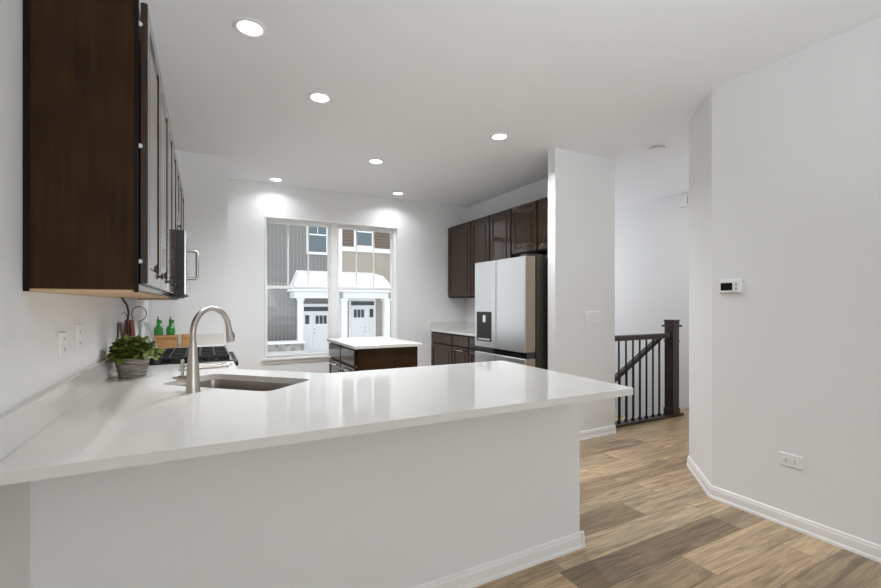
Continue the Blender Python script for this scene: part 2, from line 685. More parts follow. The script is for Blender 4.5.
# trim around the pair and the sill below it
b = bm_new()
box(b, .626, 2.349, YB-.010, YB+.055, WZ1-.004, WZ1+.018, .003)
box(b, .626, .642, YB-.010, YB+.055, WZ0, WZ1-.004, .003)
box(b, 2.333, 2.349, YB-.010, YB+.055, WZ0, WZ1-.004, .003)
struct('trim_1', b, M['trim'])
b = bm_new()
box(b, 1.434, 1.518, YB+.050, YB+.145, WZ0, WZ1, .002)
box(b, 2.304, 2.334, YB+.050, YB+.145, WZ0, WZ1, .002)
struct('trim_3', b, M['vinyl'])
b = bm_new()
box(b, .598, 2.375, YB-.045, YB+.055, WZ0-.030, WZ0, .005, 2)
box(b, .622, 2.352, YB-.014, YB, WZ0-.075, WZ0-.030, .003)
struct('trim_2', b, M['trim'])

# ------------------------------------------------------------------ recessed ceiling lights
LIGHTS = [(.207, 2.495, 'nearest and largest lit recessed ceiling light, beside the left upper cabinets'),
          (.708, 3.106, 'lit recessed ceiling light, second of the diagonal row from the left'),
          (1.522, 4.224, 'lit recessed ceiling light in the middle of the kitchen ceiling above the island'),
          (.723, 5.375, 'small lit recessed ceiling light near the window wall, left one of two'),
          (2.211, 5.302, 'small lit recessed ceiling light near the window wall, right one of two'),
          (2.233, 3.097, 'lit recessed ceiling light farthest right, before the pillar wall')]


def can_light(x, y, label, power=15):
    t = thing('recessed_light', label, 'ceiling light', (x, y, CEIL), 'recessed lights in the kitchen ceiling')
    bm = bm_new()
    lathe(bm, x, y, [(.059, CEIL-.0005), (.084, CEIL-.0005), (.086, CEIL-.004), (.082, CEIL-.008), (.066, CEIL-.011), (.059, CEIL-.007), (.059, CEIL-.0005)], 40, False, False)
    obj('trim_ring', bm, M['plate'], t)
    bm = bm_new()
    lathe(bm, x, y, [(.061, CEIL-.002), (.061, CEIL-.006)], 40)
    lens = obj('lens', bm, M['lens'], t)
    d = bpy.data.lights.new('recessed_lamp', 'AREA')
    d.shape, d.size, d.energy, d.color, d.spread = 'DISK', .13, power, (.93, .965, 1), 2.5
    o = bpy.data.objects.new('recessed_lamp', d)
    COL.objects.link(o)
    o.parent = t
    o.location = (0, 0, -.014)


for x, y, l in LIGHTS:
    can_light(x, y, l, (2.2 if x < 1 else 3.6) if y > 5 else 27 if 1 < x < 2 else 16 if x > 2 else 11)
# added unseen fill lights: hallway round the corner, and behind the camera
for nm, p, e in (('hall_fill', (4.75, 2.7, CEIL-.03), 6), ('living_fill', (1.2, -1.2, CEIL-.03), 3), ('living_fill', (1.2, -3.0, CEIL-.03), 3)):
    d = bpy.data.lights.new(nm, 'AREA')
    d.shape, d.size, d.energy, d.color = 'DISK', .4, e, (1, .99, .975)
    o = bpy.data.objects.new(nm, d)
    COL.objects.link(o)
    o.location = p

# smoke detector and door chime
x, y = 3.666, 2.629
t = thing('smoke_detector', 'round white smoke detector on the ceiling before the stairwell', 'smoke detector', (x, y, CEIL))
b = bm_new()
lathe(b, x, y, [(.062, CEIL-.0005), (.066, CEIL-.010), (.066, CEIL-.022), (.056, CEIL-.034), (.02, CEIL-.038)], 32)
obj('body', b, M['plate'], t)
b = bm_new()
lathe(b, x, y, [(.0675, CEIL-.012), (.0685, CEIL-.014), (.0685, CEIL-.018), (.0675, CEIL-.020)], 32, False, False)
obj('vent_ring', b, M['grey_slot'], t)
t = thing('door_chime', 'small white box high on the stairwell wall behind the angled wall', 'door chime', (XH, 3.53, 2.56))
b = bm_new()
box(b, XH-.045, XH-.001, 3.455, 3.60, 2.56, 2.71, .006, 2)
obj('cover', b, M['plate'], t)
b = bm_new()
box(b, XH-.047, XH-.044, 3.475, 3.485, 2.58, 2.69)
obj('grille_slot', b, M['grey_slot'], t)


# ------------------------------------------------------------------ switches, outlets, thermostat
def wall_plate(name, label, cat, F, z, w, h, kind, loc):
    t = thing(name, label, cat, loc)
    bm = bm_new()
    panel(bm, F, -w/2, w/2, z-h/2, z+h/2, .0005, [(0, 0), (0, .004), (.004, .007), (.005, .007)])
    obj('plate', bm, M['plate'], t)
    if kind == 'switch':
        for k in (-1.5, -.5, .5, 1.5):
            bm = bm_new()
            u = k*.046
            panel(bm, F, u-.016, u+.016, z-.033, z+.033, .0065, [(0, 0), (.001, .003), (.004, .004)])
            obj('rocker', bm, M['trim'], t)
    else:
        for k in (-1, 1):
            bm = bm_new()
            if kind == 'vert':
                c, d = (0, k*h*.21), (.017, h*.135)
            else:
                c, d = (k*w*.19, 0), (w*.135, .017)
            panel(bm, F, c[0]-d[0], c[0]+d[0], z+c[1]-d[1], z+c[1]+d[1], .0065, [(0, 0), (.001, .002), (.004, .0025)])
            r = obj('receptacle', bm, M['trim'], t)
            bm = bm_new()
            for q in (-1, 1):
                if kind == 'vert':
                    panel(bm, F, q*.006-.0015, q*.006+.0015, z+c[1]-.004, z+c[1]+.007, .0085, [(0, 0), (0, .001)])
                else:
                    panel(bm, F, c[0]-.004, c[0]+.007, z+q*.006-.0015, z+q*.006+.0015, .0085, [(0, 0), (0, .001)])
            obj('slot', bm, M['dark_slot'], r)
    return t


FL = lambda y: Face((XL, y), (0, 1), (1, 0))
wall_plate('outlet', 'shorter white outlet plate on the left wall above the counter, nearer the camera', 'outlet', FL(2.045), 1.150, .075, .088, 'vert', (XL, 2.045, 1.106))
wall_plate('outlet', 'taller white outlet plate on the left wall, closest to the potted plant', 'outlet', FL(2.275), 1.158, .075, .112, 'vert', (XL, 2.275, 1.10))
wall_plate('outlet', 'white outlet plate set sideways low on the right wall', 'outlet', Face((XR, 1.293), (0, -1), (-1, 0)), .388, .118, .075, 'horiz', (XR, 1.293, .35))
wall_plate('light_switch', 'wide white light switch plate on the wall before the stairs', 'light switch', Face((3.325, YS), (1, 0), (0, -1)), 1.168, .205, .122, 'switch', (3.325, YS, 1.107))

F = Face((XR, 1.622), (0, -1), (-1, 0))
t = thing('thermostat', 'small white thermostat with black display on the right wall', 'thermostat', (XR, 1.622, 1.36))
b = bm_new()
panel(b, F, -.067, .067, 1.367, 1.456, .0005, [(0, 0), (0, .006), (.004, .022), (.010, .025), (.012, .025)])
obj('housing', b, M['plate'], t)
b = bm_new()
panel(b, F, -.052, .022, 1.384, 1.434, .025, [(0, 0), (.001, .001)])
obj('display', b, M['blackgloss'], t)
for z in (1.395, 1.422):
    b = bm_new()
    panel(b, F, .036, .050, z-.009, z+.009, .0245, [(0, 0), (.001, .002), (.003, .0025)])
    obj('button', b, M['grey_slot'], t)

# ------------------------------------------------------------------ cabinets
def cabinet(label, cat, F, w, depth, z0, z1, fronts, loc, n_body=0.0, underside=False, kick=False, body_mat=None, handles=(), name='upper_cabinet', group=None, hinges=False):
    """F: origin at the unit's left end (seen from the room) on the carcass front; fronts: (kind,u0,u1,z0,z1,handle)"""
    t = thing(name, label, cat, loc, group)
    bm = bm_new()
    zz = z0 + (.10 if kick else 0)
    zb = zz + (.008 if underside else 0)
    corners = [F.p(0, 0, -depth), F.p(w, 0, -depth), F.p(w, 0, 0), F.p(0, 0, 0)]
    pts = [(c.x, c.y) for c in corners]
    prism(bm, pts, zb, z1)
    if kick:
        corners = [F.p(.0, 0, -depth), F.p(w, 0, -depth), F.p(w, 0, -.07), F.p(.0, 0, -.07)]
        prism(bm, [(c.x, c.y) for c in corners], z0, zz)
    obj('carcass', bm, body_mat or M['espresso'], t)
    if underside:
        bm = bm_new()
        corners = [F.p(.002, 0, -depth), F.p(w-.002, 0, -depth), F.p(w-.002, 0, -.02), F.p(.002, 0, -.02)]
        prism(bm, [(c.x, c.y) for c in corners], z0, zb)
        o = obj('bottom_panel', bm, M['maple'], t)
        o['label'] = 'pale unfinished wooden underside'
    for kind, u0, u1, a, c, hd in fronts:
        bm = bm_new()
        panel(bm, F, u0, u1, a, c, .004, DOOR if kind == 'door' else DRAWER)
        d = obj(kind, bm, M['espresso_door'], t)
        if hd and hd[0] == 'knob':
            bm = bm_new()
            kp = F.p(hd[1], hd[2], .021)
            tube(bm, [kp, kp+F.n*.006, kp+F.n*.008, kp+F.n*.013, kp+F.n*.015], [.005, .005, .011, .012, .008], 14)
            obj('knob', bm, M['black'], d)
        elif hd:
            bar_pull(d, F, *hd, .023, M['chrome'])
        if hinges and kind == 'door' and u0 < .1:
            for z in (a+.07, (a+c)/2-.01, c-.07):
                bm = bm_new()
                tube(bm, [F.p(u0+.004, z, .0), F.p(u0-.003, z, .0035)], .007, 8)
                obj('hinge', bm, M['brass'], d)
    return t


# left wall uppers (front faces +X); u runs along +Y
ZB, ZT = 1.332, 2.262
XF = -.183


def left_upper(y0, y1, z0, z1, label, nd=2, under=True):
    F = Face((XF, y0), (0, 1), (1, 0))
    w = y1-y0
    fr = []
    m = .006
    for k in range(nd):
        u0, u1 = w*k/nd + m*.5, w*(k+1)/nd - m*.5
        zz0 = z0+.028
        fr.append(('door', u0, u1, zz0, z1-.014, ('knob', u1-.035, zz0+.045)))
    return cabinet(label, 'cabinet', F, w-.001, -XL+XF-.001, z0, z1, fr, (XL, (y0+y1)/2, z0), underside=under, group='dark upper cabinets along the left wall', hinges=True)


left_upper(1.666, 2.565, ZB, ZT, 'dark upper cabinet nearest the camera showing its wide plain side panel')
left_upper(2.565, 3.268, ZB, ZT, 'dark upper cabinet hung between the nearest cabinet and the microwave')
left_upper(3.268, 4.035, 1.775, ZT, 'short dark upper cabinet directly above the microwave', under=False)
left_upper(4.035, 4.42, ZB, ZT, 'narrow dark upper cabinet beyond the microwave, farthest of the left row', nd=1)
# edge strips seen on the nearest side panel belong to that cabinet
root = [o for o in COL.objects if o.get('label', '').startswith('dark upper cabinet nearest')][0]
for x0, x1, nm in ((XL+.001, XL+.014, 'scribe_strip'), (XF-.012, XF, 'face_frame')):
    b = bm_new()
    box(b, x0, x1, 1.660, 1.666, ZB, ZT, .001)
    obj(nm, b, M['espresso_in'], root)

# right wall uppers (front faces -X); u runs along -Y seen from the room
XU = 3.142


def right_upper(y0, y1, z0, z1, label, nd):
    F = Face((XU, y1), (0, -1), (-1, 0))
    w = y1-y0
    fr = [('door', w*k/nd+.012, w*(k+1)/nd-.012, z0+.014, z1-.014, None) for k in range(nd)]
    return cabinet(label, 'cabinet', F, w-.001, XK-XU-.001, z0, z1, fr, (XK, (y0+y1)/2, z0), group='dark upper cabinets along the kitchen right wall', body_mat=M['espresso_in'])


right_upper(4.975, 5.612, 1.39, 2.415, 'dark one-door upper cabinet in the far right kitchen corner', 1)
right_upper(4.10, 4.975, 1.39, 2.415, 'tall dark two-door upper cabinet left of the one over the fridge', 2)
right_upper(3.19, 4.10, 1.862, 2.415, 'short dark two-door upper cabinet over the fridge', 2)

# right base cabinets and worktop
XB = 2.872


def right_base(y0, y1, label, handle):
    F = Face((XB, y1), (0, -1), (-1, 0))
    w = y1-y0
    fr = [('drawer', .010, w-.010, .762, .893, None),
          ('door', .010, w-.010, .115, .748, (w*.18, .712, w*.78, .712) if handle else None)]
    return cabinet(label, 'cabinet', F, w-.001, XK-XB-.001, 0, .912, fr, (XK, (y0+y1)/2, 0), kick=True, name='base_cabinet', group='dark base cabinets beside the fridge', body_mat=M['espresso_in'])


right_base(5.005, 5.612, 'dark base cabinet touching the window wall, without a bar pull', False)
right_base(4.590, 5.005, 'dark base cabinet with a bar pull, middle one left of the fridge', True)
right_base(4.100, 4.590, 'dark base cabinet right against the fridge, mostly hidden by it', True)
t = thing('countertop', 'short white countertop left of the fridge under the right wall cabinets', 'countertop', (XK, 4.93, .912))
b = bm_new()
box(b, 2.838, XK-.002, 4.097, YB-.002, .9125, .942, .003, 2)
obj('slab', b, M['quartz'], t)
b = bm_new()
box(b, 2.838, XK-.022, YB-.022, YB-.002, .942, 1.044, .002)
box(b, XK-.022, XK-.002, 4.097, YB-.002, .942, 1.044, .002)
obj('backsplash', b, M['quartz'], t)

# ------------------------------------------------------------------ fridge
FX, FY0, FY1 = 2.62, 3.228, 4.09
YSP = 3.690
t = thing('refrigerator', 'large stainless steel four-door refrigerator with a water dispenser', 'refrigerator', (3.02, 3.66, 0))
b = bm_new()
box(b, FX+.135, XK-.02, FY0+.004, FY1-.004, .02, 1.748, .006, 2)
for yy in (FY0+.1, FY1-.1):
    for xx in (FX+.2, XK-.1):
        lathe(b, xx, yy, [(.02, 0.0), (.02, .03)], 12)
o = obj('case', b, M['fridge_case'], t)
o['label'] = 'dark grey side case'
FF = Face((FX, FY1), (0, -1), (-1, 0))
FW = FY1-FY0


def fridge_door(nm, y0, y1, z0, z1):
    bm = bm_new()
    box(bm, FX+.004, FX+.124, y0, y1, z0, z1, .008, 3)
    d = obj(nm, bm, M['fridge_side'], t)
    bm = bm_new()
    u0, u1 = FY1-y1, FY1-y0
    panel(bm, FF, u0+.001, u1-.001, z0+.001, z1-.001, -.0045, [(0, 0), (0, .004), (.005, .009), (.007, .009)])
    s = obj('steel_skin', bm, M['fridge'], d)
    return d, s


dl, sl = fridge_door('upper_door', YSP+.003, FY1, 1.0*.842, 1.748)
dr, sr = fridge_door('upper_door', FY0, YSP-.003, 1.0*.842, 1.748)
fridge_door('lower_door', YSP+.003, FY1, .06, .784)
fridge_door('lower_door', FY0, YSP-.003, .06, .784)
b = bm_new()
box(b, FX+.02, FX+.12, FY0+.004, FY1-.004, .784, 1.0*.842)
obj('dark_gap_strip', b, M['blackgloss'], t)
b = bm_new()
box(b, FX+.06, FX+.13, FY0+.01, FY1-.01, .03, .06)
obj('toe_grille', b, M['black'], t)
u0, u1, z0, z1 = .045, .322, .905, 1.217
b = bm_new()
panel(b, FF, u0, u1, z0, z1, .0042, [(0, 0), (.001, .003), (.012, .003), (.016, .0012), (.02, .001)])
dp = obj('dispenser', b, M['iron'], dl)
b = bm_new()
panel(b, FF, u0+.135, u0+.180, z1-.115, z1-.03, .005, [(0, 0), (.004, .016), (.01, .018)])
obj('spout', b, M['chrome'], dp)
b = bm_new()
panel(b, FF, u0+.03, u1-.03, z0+.012, z0+.028, .005, [(0, 0), (.002, .010)])
obj('drip_tray', b, M['grey_slot'], dp)
for y0 in (FY0+.01, FY1-.12):
    b = bm_new()
    box(b, FX+.03, FX+.22, y0, y0+.11, 1.748, 1.769, .006, 2)
    obj('hinge_cover', b, M['fridge_case'], t)

# ------------------------------------------------------------------ island
IX0, IX1, IY0, IY1 = 1.235, 1.85, 3.935, 4.905
t = thing('kitchen_island', 'small dark kitchen island with a white top in front of the window', 'kitchen island', (1.575, 4.42, 0))
b = bm_new()
box(b, IX0, IX1, IY0, IY1, .10, .884, .002)
box(b, IX0+.07, IX1, IY0+.01, IY1-.01, 0, .10)
obj('carcass', b, M['espresso'], t)
b = bm_new()
box(b, IX0-.035, IX1+.035, IY0-.035, IY1+.035, .8845, .914, .003, 2)
o = obj('countertop', b, M['quartz'], t)
o['label'] = 'white quartz top'
F = Face((IX0, IY1), (0, -1), (-1, 0))
w = IY1-IY0
for k in range(2):
    u0, u1 = w*k/2+.014, w*(k+1)/2-.014
    b = bm_new()
    panel(b, F, u0, u1, .725, .868, .004, DRAWER)
    obj('drawer', b, M['espresso_door'], t)
    b = bm_new()
    panel(b, F, u0, u1, .115, .70, .004, DOOR)
    d = obj('door', b, M['espresso_door'], t)
    bar_pull(d, F, u0+.08, .665, u1-.08, .665, .023, M['chrome'])

# ------------------------------------------------------------------ main countertop with diagonal corner sink
SC = Vector((.022, 2.262))                      # middle of the sink's near edge
SD = Vector((math.sqrt(.5), math.sqrt(.5)))     # away from the camera
SS = Vector((-math.sqrt(.5), math.sqrt(.5)))
SHW, SDP = .312, .342


def sink_loop(inset=0.0, r=.05, n=6):
    c = []
    a0, a1, d0, d1 = -SHW+inset, SHW-inset, inset, SDP-inset
    for (ca, cd, st) in ((a1-r, d1-r, 0), (a0+r, d1-r, PI/2), (a0+r, d0+r, PI), (a1-r, d0+r, 1.5*PI)):
        for k in range(n+1):
            an = st + PI/2*k/n
            c.append(SC + SS*(ca + r*math.cos(an)) + SD*(cd + r*math.sin(an)))
    return c


def slab_with_hole(bm, outer, hole, z0, z1):
    for z, flip in ((z1, False), (z0, True)):
        vo = [bm.verts.new((*p, z)) for p in outer]
        eo = [bm.edges.new((vo[i], vo[(i+1) % len(vo)])) for i in range(len(vo))]
        vh = [bm.verts.new((*p, z)) for p in hole]
        eh = [bm.edges.new((vh[i], vh[(i+1) % len(vh)])) for i in range(len(vh))]
        bmesh.ops.triangle_fill(bm, use_beauty=True, edges=eo+eh)
        if z == z1:
            to, th = vo, vh
    bo, bh = vo, vh
    for T, B in ((to, bo), (th, bh)):
        for i in range(len(T)):
            j = (i+1) % len(T)
            bm.faces.new((T[i], T[j], B[j], B[i]))


t = thing('countertop', 'long glossy white peninsula countertop around the sink in the foreground', 'countertop', (.6, 1.9, .884))
outer = [(XL+.002, 1.347), (1.712, 1.347), (1.726, 1.361), (1.781, 2.425), (1.769, 2.437), (.600, 2.437), (.169, 2.850), (.169, 3.266), (XL+.002, 3.266)]
b = bm_new()
slab_with_hole(b, outer, [tuple(p) for p in sink_loop()], .8845, .914)
obj('slab', b, M['quartz'], t)
b = bm_new()
box(b, XL+.002, XL+.021, 1.347, 3.266, .914, 1.016, .002)
obj('backsplash', b, M['quartz'], t)
t = thing('countertop', 'short white countertop between the range and the end wall', 'countertop', (-.15, 4.42, .884))
b = bm_new()
box(b, XL+.002, .169, 4.036, YE-.002, .8845, .914, .003, 2)
obj('slab', b, M['quartz'], t)
b = bm_new()
box(b, XL+.002, .169, YE-.021, YE-.002, .914, 1.016, .002)
box(b, XL+.002, XL+.021, 4.036, YE-.021, .914, 1.016, .002)
obj('backsplash', b, M['quartz'], t)

# sink basin
t = thing('sink', 'stainless steel undermount sink set diagonally in the white counter', 'sink', (SC.x, SC.y, .68))
b = bm_new()
ls = []
for ins, z, r in ((-.012, .8835, .055), (.0, .8835, .05), (.004, .85, .05), (.010, .71, .05), (.05, .694, .04)):
    ls.append([b.verts.new((*p, z)) for p in sink_loop(ins, r)])
for A, B in zip(ls, ls[1:]):
    for i in range(len(A)):
        j = (i+1) % len(A)
        f = b.faces.new((A[i], A[j], B[j], B[i]))
        f.smooth = True
b.faces.new(ls[-1])
basin = obj('basin', b, M['sink'], t)
b = bm_new()
dc = SC + SD*(SDP*.5)
lathe(b, dc.x, dc.y, [(.045, .694), (.045, .697), (.030, .697), (.026, .692)], 24)
obj('drain', b, M['chrome'], t)

# faucet
fx, fy = -.046, 2.196
t = thing('faucet', 'tall gooseneck brushed nickel faucet beside the sink', 'faucet', (fx, fy, .914))
b = bm_new()
lathe(b, fx, fy, [(.0295, .9142), (.0295, .919), (.0275, .924), (.0255, .98), (.0215, 1.04), (.0175, 1.09), (.0150, 1.125), (.0142, 1.13)], 32)
obj('body', b, M['steel_dk'], t)
b = bm_new()
R = .104
pts = [Vector((fx, fy, 1.125)), Vector((fx, fy, 1.155))]
for k in range(0, 19):
    an = PI - (PI-.10)*k/18
    q = SD*(R + R*math.cos(an))
    pts.append(Vector((fx+q.x, fy+q.y, 1.172 + R*math.sin(an))))
tube(b, pts, .0122, 16)
sp = obj('spout', b, M['steel_dk'], t)
end, dirv = pts[-1], (pts[-1]-pts[-2]).normalized()
b = bm_new()
dv = dirv
tube(b, [end - dv*.004, end + dv*.008, end + dv*.02, end + dv*.060, end + dv*.068], [.0130, .0142, .0150, .0190, .0180], 18)
hd = obj('spray_head', b, M['steel_dk'], t)
b = bm_new()
side = Vector((SD.x, SD.y, .2)).normalized()
tube(b, [end + dv*.02 + side*.014, end + dv*.035 + side*.021, end + dv*.055 + side*.0225, end + dv*.062 + side*.017], [.004, .006, .006, .003], 10)
obj('spray_button', b, M['black'], hd)
b = bm_new()
s3 = Vector((SS.x, SS.y, 0))
c0 = Vector((fx, fy, .965))
tube(b, [c0 + s3*.02, c0 + s3*.075, c0 + s3*.079, c0 + s3*.081], [.0165, .0165, .0150, .009], 18)
hub = obj('handle_hub', b, M['steel_dk'], t)
b = bm_new()
h0 = c0 + s3*.058
tube(b, [h0, h0 + Vector((0, 0, .03)), h0 + Vector((0, 0, .085)), h0 + Vector((0, 0, .088))], [.0062, .0066, .0075, .004], 12)
tube(b, [c0 + s3*.078 + Vector((0, 0, .002)), c0 + s3*.105 + Vector((0, 0, .004)), c0 + s3*.112 + Vector((0, 0, .004))], [.004, .006, .003], 10)
obj('lever', b, M['steel_dk'], hub)

# slim steel rods behind the sink
t = thing('steel_rods', 'pair of joined slim steel rods lying on the counter between faucet and range', 'rods', (.0, 2.97, .914))
for k, (y0, y1) in enumerate(((3.02, 3.06), (2.93, 2.975))):
    b = bm_new()
    tube(b, [(-.135, y0, .9225), (.137-.02*k, y1, .9225)], .0078, 12)
    tube(b, [(.137-.02*k, y1, .9225), (.150-.02*k, y1+.001, .9225)], .0095, 12)
    obj('rod', b, M['steel_dk'], t)
for x0, y0, y1 in ((-.105, 2.930, 3.03), (.095, 2.965, 3.06)):
    b = bm_new()
    box(b, x0, x0+.018, y0, y1, .9145, .932, .002)
    obj('end_bracket', b, M['steel_dk'], t)

# ------------------------------------------------------------------ range and microwave
RY0, RY1 = 3.270, 4.032
t = thing('gas_range', 'stainless gas range with black cast iron grates and black knobs', 'range', (-.14, 3.65, 0))
b = bm_new()
box(b, XL+.03, .150, RY0+.002, RY1-.002, .08, .905, .003)
for xx in (-.38, .08):
    for yy in (RY0+.06, RY1-.06):
        lathe(b, xx, yy, [(.02, 0), (.02, .09)], 10)
obj('body', b, M['steel'], t)
b = bm_new()
box(b, XL+.022, .165, RY0+.001, RY1-.001, .905, .922, .004, 2)
obj('cooktop', b, M['blackgloss'], t)
b = bm_new()
F = Face((.150, RY0), (0, 1), (1, 0))
panel(b, F, .02, RY1-RY0-.02, .19, .80, 0, [(0, 0), (0, .02), (.004, .026), (.11, .026), (.115, .024)])
dd = obj('oven_door', b, M['steel'], t)
b = bm_new()
tube(b, [(.212, RY0+.06, .775), (.212, RY1-.06, .775)], .011, 14)
for yy in (RY0+.1, RY1-.1):
    tube(b, [(.17, yy, .775), (.212, yy, .775)], .008, 10)
obj('door_handle', b, M['chrome'], dd)
b = bm_new()
prism(b, [(.150, .818), (.178, .818), (.168, .905), (.150, .905)], RY0+.003, RY1-.003)
for v in b.verts:
    v.co = Vector((v.co.x, v.co.z, v.co.y))
cp = obj('control_panel', b, M['steel'], t)
for yy in [RY0+q for q in (.085, .21, .38, .55, .68)]:
    b = bm_new()
    tube(b, [(.170, yy, .886), (.176, yy, .887), (.178, yy, .8875), (.200, yy, .891), (.203, yy, .8913)], [.026, .026, .0245, .022, .018], 20)
    obj('knob', b, M['black'], t)
for k in range(3):
    y0 = RY0 + .030 + k*.236
    y1 = y0 + .230
    b = bm_new()
    zt0, zt1 = .940, .956
    for x in (-.395, -.30, -.205, -.115, -.03, .055, .140):
        box(b, x-.006, x+.006, y0, y1, zt0, zt1, .002)
    for y in (y0+.006, (y0+y1)/2, y1-.006):
        box(b, -.401, .146, y-.006, y+.006, zt0, zt1-.001, .002)
    for x in (-.395, .140):
        for y in (y0+.008, y1-.008):
            box(b, x-.007, x+.007, y-.007, y+.007, .922, zt0+.004)
    obj('grate', b, M['iron'], t)
for bx, by in ((-.30, RY0+.15), (0.03, RY0+.15), (-.14, RY0+.38), (-.30, RY0+.62), (.03, RY0+.62)):
    b = bm_new()
    lathe(b, bx, by, [(.050, .9222), (.048, .930), (.036, .932), (.034, .937), (.01, .938)], 24)
    obj('burner', b, M['iron'], t)

t = thing('microwave', 'black and steel over-the-range microwave under the left upper cabinets', 'microwave', (-.3, 3.65, 1.352))
b = bm_new()
box(b, XL+.002, -.118, RY0+.002, RY1-.002, 1.352, 1.773, .003)
obj('case', b, M['iron'], t)
b = bm_new()
F = Face((-.118, RY0+.002), (0, 1), (1, 0))
w = RY1-RY0-.004
panel(b, F, 0, w*.80, 1.362, 1.771, .001, [(0, 0), (0, .009), (.003, .012), (.03, .012), (.032, .011)])
d = obj('door', b, M['steel'], t)
b = bm_new()
panel(b, F, .05, w*.74, 1.42, 1.73, .012, [(0, 0), (.002, .002)])
obj('door_glass', b, M['blackgloss'], d)
b = bm_new()
panel(b, F, w*.805, w, 1.362, 1.771, .001, [(0, 0), (0, .009), (.003, .012)])
obj('control_panel', b, M['blackgloss'], t)
b = bm_new()
yh = RY0 + w*.755
tube(b, [(-.106, yh, 1.70), (-.060, yh, 1.70), (-.052, yh, 1.69), (-.052, yh, 1.50), (-.060, yh, 1.49), (-.106, yh, 1.49)], .0115, 12)
obj('handle', b, M['steel_dk'], d)
b = bm_new()
box(b, XL+.02, -.14, RY0+.03, RY1-.03, 1.342, 1.352, .002)
obj('vent_grille', b, M['dark_slot'], t)

# ------------------------------------------------------------------ base cabinets under the left counters (they carry the tops)
F = Face((1.745, 2.40), (-1, 0), (0, 1))
cabinet('dark base cabinet under the far side of the peninsula top', 'cabinet', F, .95, .555, 0, .884,
        [('door', .01, .47, .115, .865, None), ('door', .48, .94, .115, .865, None)], (1.27, 2.1, 0), kick=True, name='base_cabinet')
F = Face((.135, 2.90), (0, 1), (1, 0))
cabinet('dark base cabinet left of the gas range below the counter', 'cabinet', F, .364, .590, 0, .884,
        [('drawer', .01, .354, .735, .865, None), ('door', .01, .354, .115, .722, None)], (-.16, 3.08, 0), kick=True, name='base_cabinet')
F = Face((.135, 4.04), (0, 1), (1, 0))
cabinet('dark base cabinet between the gas range and the end wall', 'cabinet', F, .768, .590, 0, .884,
        [('drawer', .01, .758, .735, .865, None), ('door', .01, .38, .115, .722, None), ('door', .39, .758, .115, .722, None)], (-.16, 4.42, 0), kick=True, name='base_cabinet')

# ------------------------------------------------------------------ small things on the counter
# potted plant
px, py, pz = -.335, 2.80, .9142
t = thing('potted_plant', 'bushy green plant in a whitewashed round pot on the counter', 'plant', (px, py, pz))
K = .86
b = bm_new()
lathe(b, px, py, [(r*K, pz+z*K) for r, z in [(.064, 0), (.068, .004), (.076, .036), (.0795, .040), (.0765, .044), (.085, .080), (.0885, .084), (.0855, .088), (.092, .112),
                  (.096, .116), (.096, .126), (.088, .126), (.080, .105)]], 36)
obj('pot', b, M['pot'], t)
b = bm_new()
lathe(b, px, py, [(.081*K, pz+.1055*K), (.079*K, pz+.112*K), (.02, pz+.118*K)], 24)
obj('soil', b, M['soil'], t)
rnd = random.Random(11)
bl, bs = bm_new(), bm_new()
for i in range(150):
    an = rnd.uniform(0, 2*PI)
    rr = .055*math.sqrt(rnd.random())
    sp0 = Vector((px+rr*math.cos(an), py+rr*math.sin(an), pz+.098))
    # stem tips spread over a low dome
    th = math.acos(1-rnd.random()*1.05)
    a2 = an + rnd.uniform(-.9, .9)
    rad = rnd.uniform(.72, 1.0)
    tip = Vector((px + .130*rad*math.sin(th)*math.cos(a2), py + .130*rad*math.sin(th)*math.sin(a2), pz + .105 + .098*rad*math.cos(th)))
    tip.x = max(tip.x, -.425)
    mid = sp0.lerp(tip, .5) + Vector((0, 0, .025))
    path = []
    for k in range(6):
        u = k/5
        path.append(sp0*(1-u)**2 + mid*2*u*(1-u) + tip*u*u)
    tube(bs, path, [.0016]*5+[.0009], 5)
    for k in range(2, 6):
        for sgn in (-1, 1, 0):
            if sgn == 0 and k < 5:
                continue
            p = path[k]
            d = (path[k]-path[k-1]).normalized()
            sd = d.cross(Vector((0, 0, 1))).normalized() if abs(d.z) < .98 else Vector((1, 0, 0))
            ld = (sd*sgn*rnd.uniform(.7, 1.1) + d*rnd.uniform(.3, .8) + Vector((0, 0, rnd.uniform(-.35, .5)))).normalized()
            ln = rnd.uniform(.021, .031)
            if p.x + ld.x*ln < -.432:
                ld.x = abs(ld.x)
            wd = ln*rnd.uniform(.36, .46)
            up = (Vector((0, 0, 1)) + Vector((rnd.uniform(-.6, .6), rnd.uniform(-.6, .6), 0)))
            wv = ld.cross(up).normalized()
            nv = wv.cross(ld).normalized()
            row = []
            for a, ww in [(0, .10), (.22, .8), (.5, 1.0), (.8, .78), (1, .12)]:
                c = p + ld*(ln*a) - nv*(ln*.25*a*a)
                row.append((bl.verts.new(c - wv*wd*ww + nv*wd*.28*ww), bl.verts.new(c), bl.verts.new(c + wv*wd*ww + nv*wd*.28*ww)))
            for A, B in zip(row, row[1:]):
                for q in range(2):
                    f = bl.faces.new((A[q], A[q+1], B[q+1], B[q]))
                    f.smooth = True
obj('stems', bs, M['stem'], t)
fo = obj('foliage', bl, M['leaf'], t, sharp=180)

# black cord hanging from under the cabinet down behind the plant
b = bm_new()
pts = [(-.395, 2.87, 1.352), (-.392, 2.88, 1.33), (-.372, 2.90, 1.29), (-.365, 2.905, 1.25), (-.372, 2.91, 1.20), (-.372, 2.92, 1.12), (-.355, 2.95, 1.05), (-.345, 2.965, .98), (-.34, 2.975, .9195)]
tube(b, pts, .0052, 10)
tag(obj('power_cord', b, M['cord'], None, (-.34, 2.975, .914)), 'dark power cord hanging from the left upper cabinet behind the plant', 'cord')

